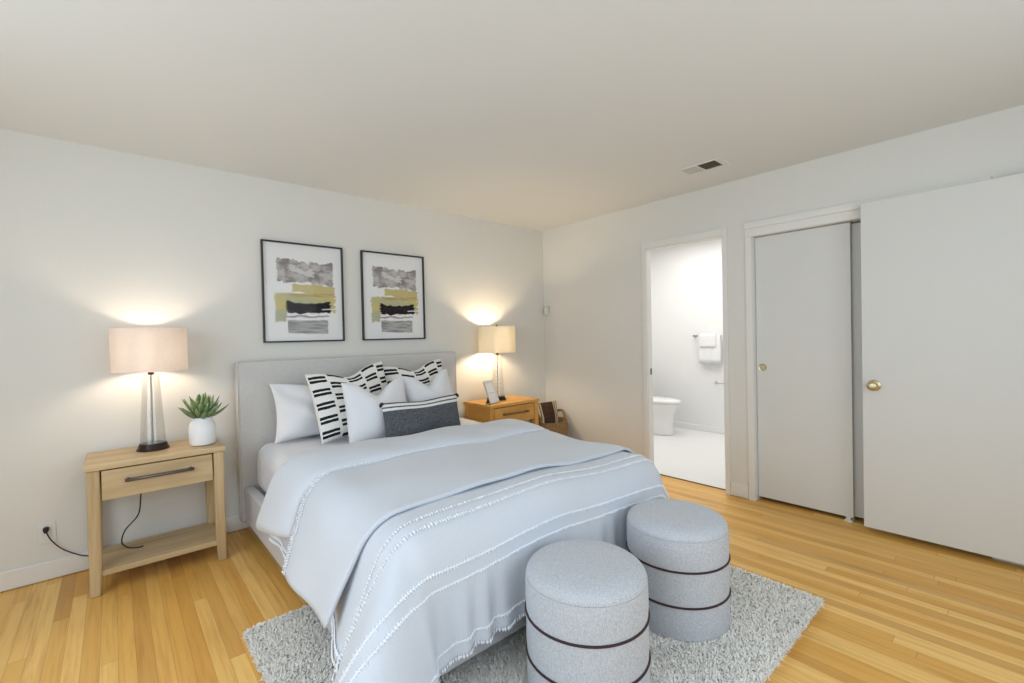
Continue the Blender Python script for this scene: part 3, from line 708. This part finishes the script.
pillow('pillow', 'large white pillow with black dashes, left one of the two patterned', 'pillow', .57, .47, .17, (-2.345, -.525, .616), rd(-16), rd(3), DASH, .06, 'pillows on the bed', .04, rd(-6), seed=2)
pillow('pillow', 'large white pillow with black dashes, right one of the two patterned', 'pillow', .55, .48, .16, (-1.79, -.44, .616), rd(-16), rd(2), DASH, .06, 'pillows on the bed', .04, rd(-4), seed=3)
pillow('pillow', 'plain white square pillow in front of the left dashed pillow', 'pillow', .46, .41, .18, (-2.30, -.745, .616), rd(-14), rd(4), PILW, .10, 'pillows on the bed', .05, seed=4)
pillow('pillow', 'plain white square pillow behind the charcoal lumbar pillow, right', 'pillow', .44, .41, .17, (-1.81, -.64, .616), rd(-14), rd(8), PILW, .10, 'pillows on the bed', .05, rd(-4), seed=5)
lp, R, zm = pillow('pillow', 'charcoal lumbar pillow with cream stripes along its top edge', 'pillow', .60, .27, .12, (-2.05, -.885, .612), rd(-12), rd(2), charcoal_mat(), .012, 'pillows on the bed', .04, seed=6)
for sx in (-1, 1):
    c = R @ Vector((sx*.291, 0, .262)) - Vector((0, 0, zm))
    tube('tassel', [c+Vector((-sx*.008, 0, .006)), c+Vector((sx*.004, -.002, .004)), c+Vector((sx*.012, -.005, -.004)), c+Vector((sx*.016, -.006, -.016))], [.006, .012, .011, .006], PIPE, lp, 8)

# ------------------------------------------------------------------ ottomans
def ottoman(x, y, label):
    z0 = .030; t = thing('ottoman', label, 'ottoman', (x, y, z0), 0, 'round grey ottomans at the foot of the bed'); R_ = .215; HT = .435
    lathe('drum', [(0, 0), (R_-.012, 0), (R_-.004, .006), (R_, .02), (R_+.001, .10), (R_-.0015, .146), (R_+.001, .19), (R_-.0015, .29), (R_+.001, .33), (R_, .40), (R_-.001, .412)], OTT, t, 96)
    lathe('seat_cushion', [(R_-.002, .413), (R_-.002, .418), (R_-.005, .426), (R_-.012, .436), (R_-.026, .446), (R_-.06, .453), (R_*.5, .4565), (0, .458)], OTT, t, 96)
    for z in (.146, .29):
        P = [(1.004*R_*math.cos(a), 1.004*R_*math.sin(a), z) for a in [2*PI*k/96 for k in range(97)]]
        V, F = tubeb(P, .0045, 8, False); pyd('piping', V, F, PIPE, t)
ottoman(-2.3815, -2.534, 'grey drum ottoman nearer the camera, foot of bed')
ottoman(-1.7504, -2.533, 'grey drum ottoman further right, nearer the closet')

# ------------------------------------------------------------------ shag rug
RX0, RX1, RY0, RY1 = -3.25, -1.175, -2.96, -1.32
rug = tag(box('rug', RX0+.02, RX1-.02, RY0+.02, RY1-.02, .001, .031, RUGB, None, .004), 'cream shag rug under the foot of the bed', 'rug')
def strands(n):
    cx = RNG.uniform(RX0, RX1, n); cy = RNG.uniform(RY0, RY1, n)
    # ragged, slightly rounded outline
    ex = np.minimum(cx-RX0, RX1-cx); ey = np.minimum(cy-RY0, RY1-cy)
    keep = ~((ex < .06) & (ey < .06) & ((.06-ex)**2+(.06-ey)**2 > .06**2)); cx, cy = cx[keep], cy[keep]; n = len(cx)
    cx = cx.clip(RX0+.018, RX1-.018); cy = cy.clip(RY0+.018, RY1-.018)
    patch = np.sin(cx*23+np.sin(cy*17)*2)+np.sin(cy*29+np.sin(cx*13)*2)
    az = RNG.uniform(0, 2*np.pi, n)+patch*.5; L = RNG.uniform(.014, .024, n); ln = RNG.uniform(.55, 1.2, n)
    dx, dy = np.cos(az), np.sin(az); wv = RNG.uniform(.0018, .0030, n); sxv, syv = -dy, dx
    V = np.zeros((n, 4, 2, 3)); 
    for i, s in enumerate((0, .4, .75, 1.)):
        hx = L*ln*s**1.6; hz = L*(1-.45*ln)*(s-.18*s*s*ln)+.006*RNG.uniform(-1, 1, n)*(s > .3)
        ww = wv*(1, 1.25, 1.1, .45)[i]
        for j, sg in enumerate((-1, 1)):
            V[:, i, j, 0] = cx+dx*hx+sg*sxv*ww; V[:, i, j, 1] = cy+dy*hx+sg*syv*ww; V[:, i, j, 2] = .029+np.maximum(hz, .0)
    V = V.reshape(-1, 3); b = np.arange(n)[:, None]*8
    F = np.concatenate([b+np.array([[0, 1, 3, 2]]), b+np.array([[2, 3, 5, 4]]), b+np.array([[4, 5, 7, 6]])], 0)
    nz = np.cross(V[F[:, 1]]-V[F[:, 0]], V[F[:, 2]]-V[F[:, 0]])[:, 2]; F[nz < 0] = F[nz < 0][:, ::-1]
    me = bpy.data.meshes.new('pile'); me.vertices.add(len(V)); me.vertices.foreach_set('co', V.ravel())
    me.loops.add(F.size); me.loops.foreach_set('vertex_index', F.ravel().astype(np.int32))
    me.polygons.add(len(F)); me.polygons.foreach_set('loop_start', np.arange(0, F.size, 4, dtype=np.int32)); me.polygons.foreach_set('loop_total', np.full(len(F), 4, dtype=np.int32))
    me.update(); me.validate(); return me
o = link('pile', strands(170000), RUGM, rug, True); o['kind'] = 'stuff'
nv = len(o.data.vertices); nr = np.zeros(nv*3, dtype=np.float32); o.data.vertices.foreach_get('normal', nr); nr = nr.reshape(-1, 3)
nr[nr[:, 2] < 0] *= -1; nr = nr*.6+np.array([[0, 0, .6]]); nr /= np.linalg.norm(nr, axis=1)[:, None]
o.data.normals_split_custom_set_from_vertices([tuple(map(float, q)) for q in nr])

# ------------------------------------------------------------------ basket and pillow in the corner
WV = weave_mat()
t = thing('basket', 'woven seagrass basket in the corner beside the right nightstand', 'basket', (-.255, -.285, 0))
lathe('body', [(0, 0), (.15, 0), (.165, .02), (.19, .15), (.198, .30), (.192, .40), (.195, .412), (.185, .412), (.182, .40), (.186, .30), (.178, .15), (.152, .03), (0, .02)], WV, t, 64)
for s in (1, -1):
    tube('handle', smoothpath([(s*.17, -.07, .36), (s*.172, -.07, .42), (s*.18, -.045, .475), (s*.185, 0, .49), (s*.18, .045, .475), (s*.172, .07, .42), (s*.17, .07, .36)], 6), .013, WV, t, 10)
pillow('pillow', 'brown and cream striped pillow standing in the corner basket', 'pillow', .30, .36, .11, (-.275, -.30, .24), rd(-6), rd(-4), stripe_mat(), .0, None, .03, seed=9)

# ------------------------------------------------------------------ bathroom things
t = thing('toilet', 'white porcelain toilet seen through the bathroom doorway', 'toilet', (1.6, 0, 0))
def oval(name, prof, mat, parent, cy, seg=48):   # prof: (rx, ry_front, ry_back, z)
    V = []; F = []
    for rx, rf, rb, z in prof:
        for k in range(seg):
            a = 2*PI*k/seg; c_, s_ = math.cos(a), math.sin(a); V.append((rx*c_, cy+(rf if s_ < 0 else rb)*s_, z))
    n = len(prof)
    for i in range(n-1):
        for k in range(seg): F.append((i*seg+k, i*seg+(k+1) % seg, (i+1)*seg+(k+1) % seg, (i+1)*seg+k))
    F.append(tuple(range(seg))[::-1]); F.append(tuple((n-1)*seg+k for k in range(seg))); return pyd(name, V, F, mat, parent, True)
oval('bowl', [(.115, .26, .30, 0), (.115, .26, .30, .02), (.112, .255, .30, .15), (.125, .27, .30, .26), (.16, .32, .30, .35), (.178, .35, .30, .39), (.18, .355, .30, .405)], CERAM, t, -.37)
sl = oval('seat_lid', [(.182, .36, .26, .408), (.188, .366, .262, .414), (.188, .366, .262, .430), (.182, .355, .26, .445), (.10, .25, .2, .456), (.01, .03, .03, .458)], CERAM, t, -.37)
box('tank', -.19, .19, -.085, .13, .40, .78, CERAM, t, .02, 4); box('tank_lid', -.20, .20, -.095, .135, .78, .815, CERAM, t, .01, 3)
t = thing('towel_bar', 'nickel towel bar on the bathroom wall holding white towels', 'towel bar', (BX1, -.95, 1.235))
tube('bar', [(-.06, -.28, 0), (-.06, .265, 0)], .007, CHROME, t)
for y in (-.27, .255):
    lathe('bracket', [(.022, 0), (.022, .006), (.010, .012), (.010, .06), (.013, .064), (0, .07)], CHROME, t, 24, axisM=Matrix.Translation((0, y, 0)) @ Matrix.Rotation(-PI/2, 4, 'Y'))
def towel(name, label, yc, wd, front, back, r, th):
    xb = BX1-.06; P = [(xb+r, 1.235-back)]
    for k in range(9): a = PI*k/8; P.append((xb+r*math.cos(a), 1.235+r*math.sin(a)))
    P.append((xb-r, 1.235-front)); pts = []
    for i in range(len(P)-1):
        m = 6 if i in (0, len(P)-2) else 1
        for j in range(m): t_ = j/m; pts.append((P[i][0]*(1-t_)+P[i+1][0]*t_, P[i][1]*(1-t_)+P[i+1][1]*t_))
    pts.append(P[-1]); V = []; n = 16
    for (x, z) in pts:
        for k in range(n+1): y = yc-wd/2+wd*k/n; V.append((x+.003*math.sin(k*1.1)*(z < 1.2), y, z))
    F = [(i*(n+1)+k, i*(n+1)+k+1, (i+1)*(n+1)+k+1, (i+1)*(n+1)+k) for i in range(len(pts)-1) for k in range(n)]
    o = pyd(name, V, F, TOWEL, None, True); s = o.modifiers.new('t', 'SOLIDIFY'); s.thickness = th; s.offset = 1
    tag(o, label, 'towel', 'towels on the bathroom bar')
    return o
towel('towel', 'larger white bath towel hanging underneath on the bathroom bar', -.91, .28, .35, .33, .010, .006)
towel('towel', 'smaller white hand towel draped over the bath towel', -.895, .20, .145, .14, .022, .006)
t = thing('paper_holder', 'small nickel toilet paper holder on the far bathroom wall', 'paper holder', (BX1, -1.02, .64))
tube('arm', smoothpath([(0, .06, 0), (-.05, .06, 0), (-.06, .05, 0), (-.06, -.08, 0)], 4), .006, CHROME, t); lathe('mount', [(.02, 0), (.02, .006), (.008, .01), (0, .012)], CHROME, t, 20, axisM=Matrix.Translation((0, .06, 0)) @ Matrix.Rotation(-PI/2, 4, 'Y'))
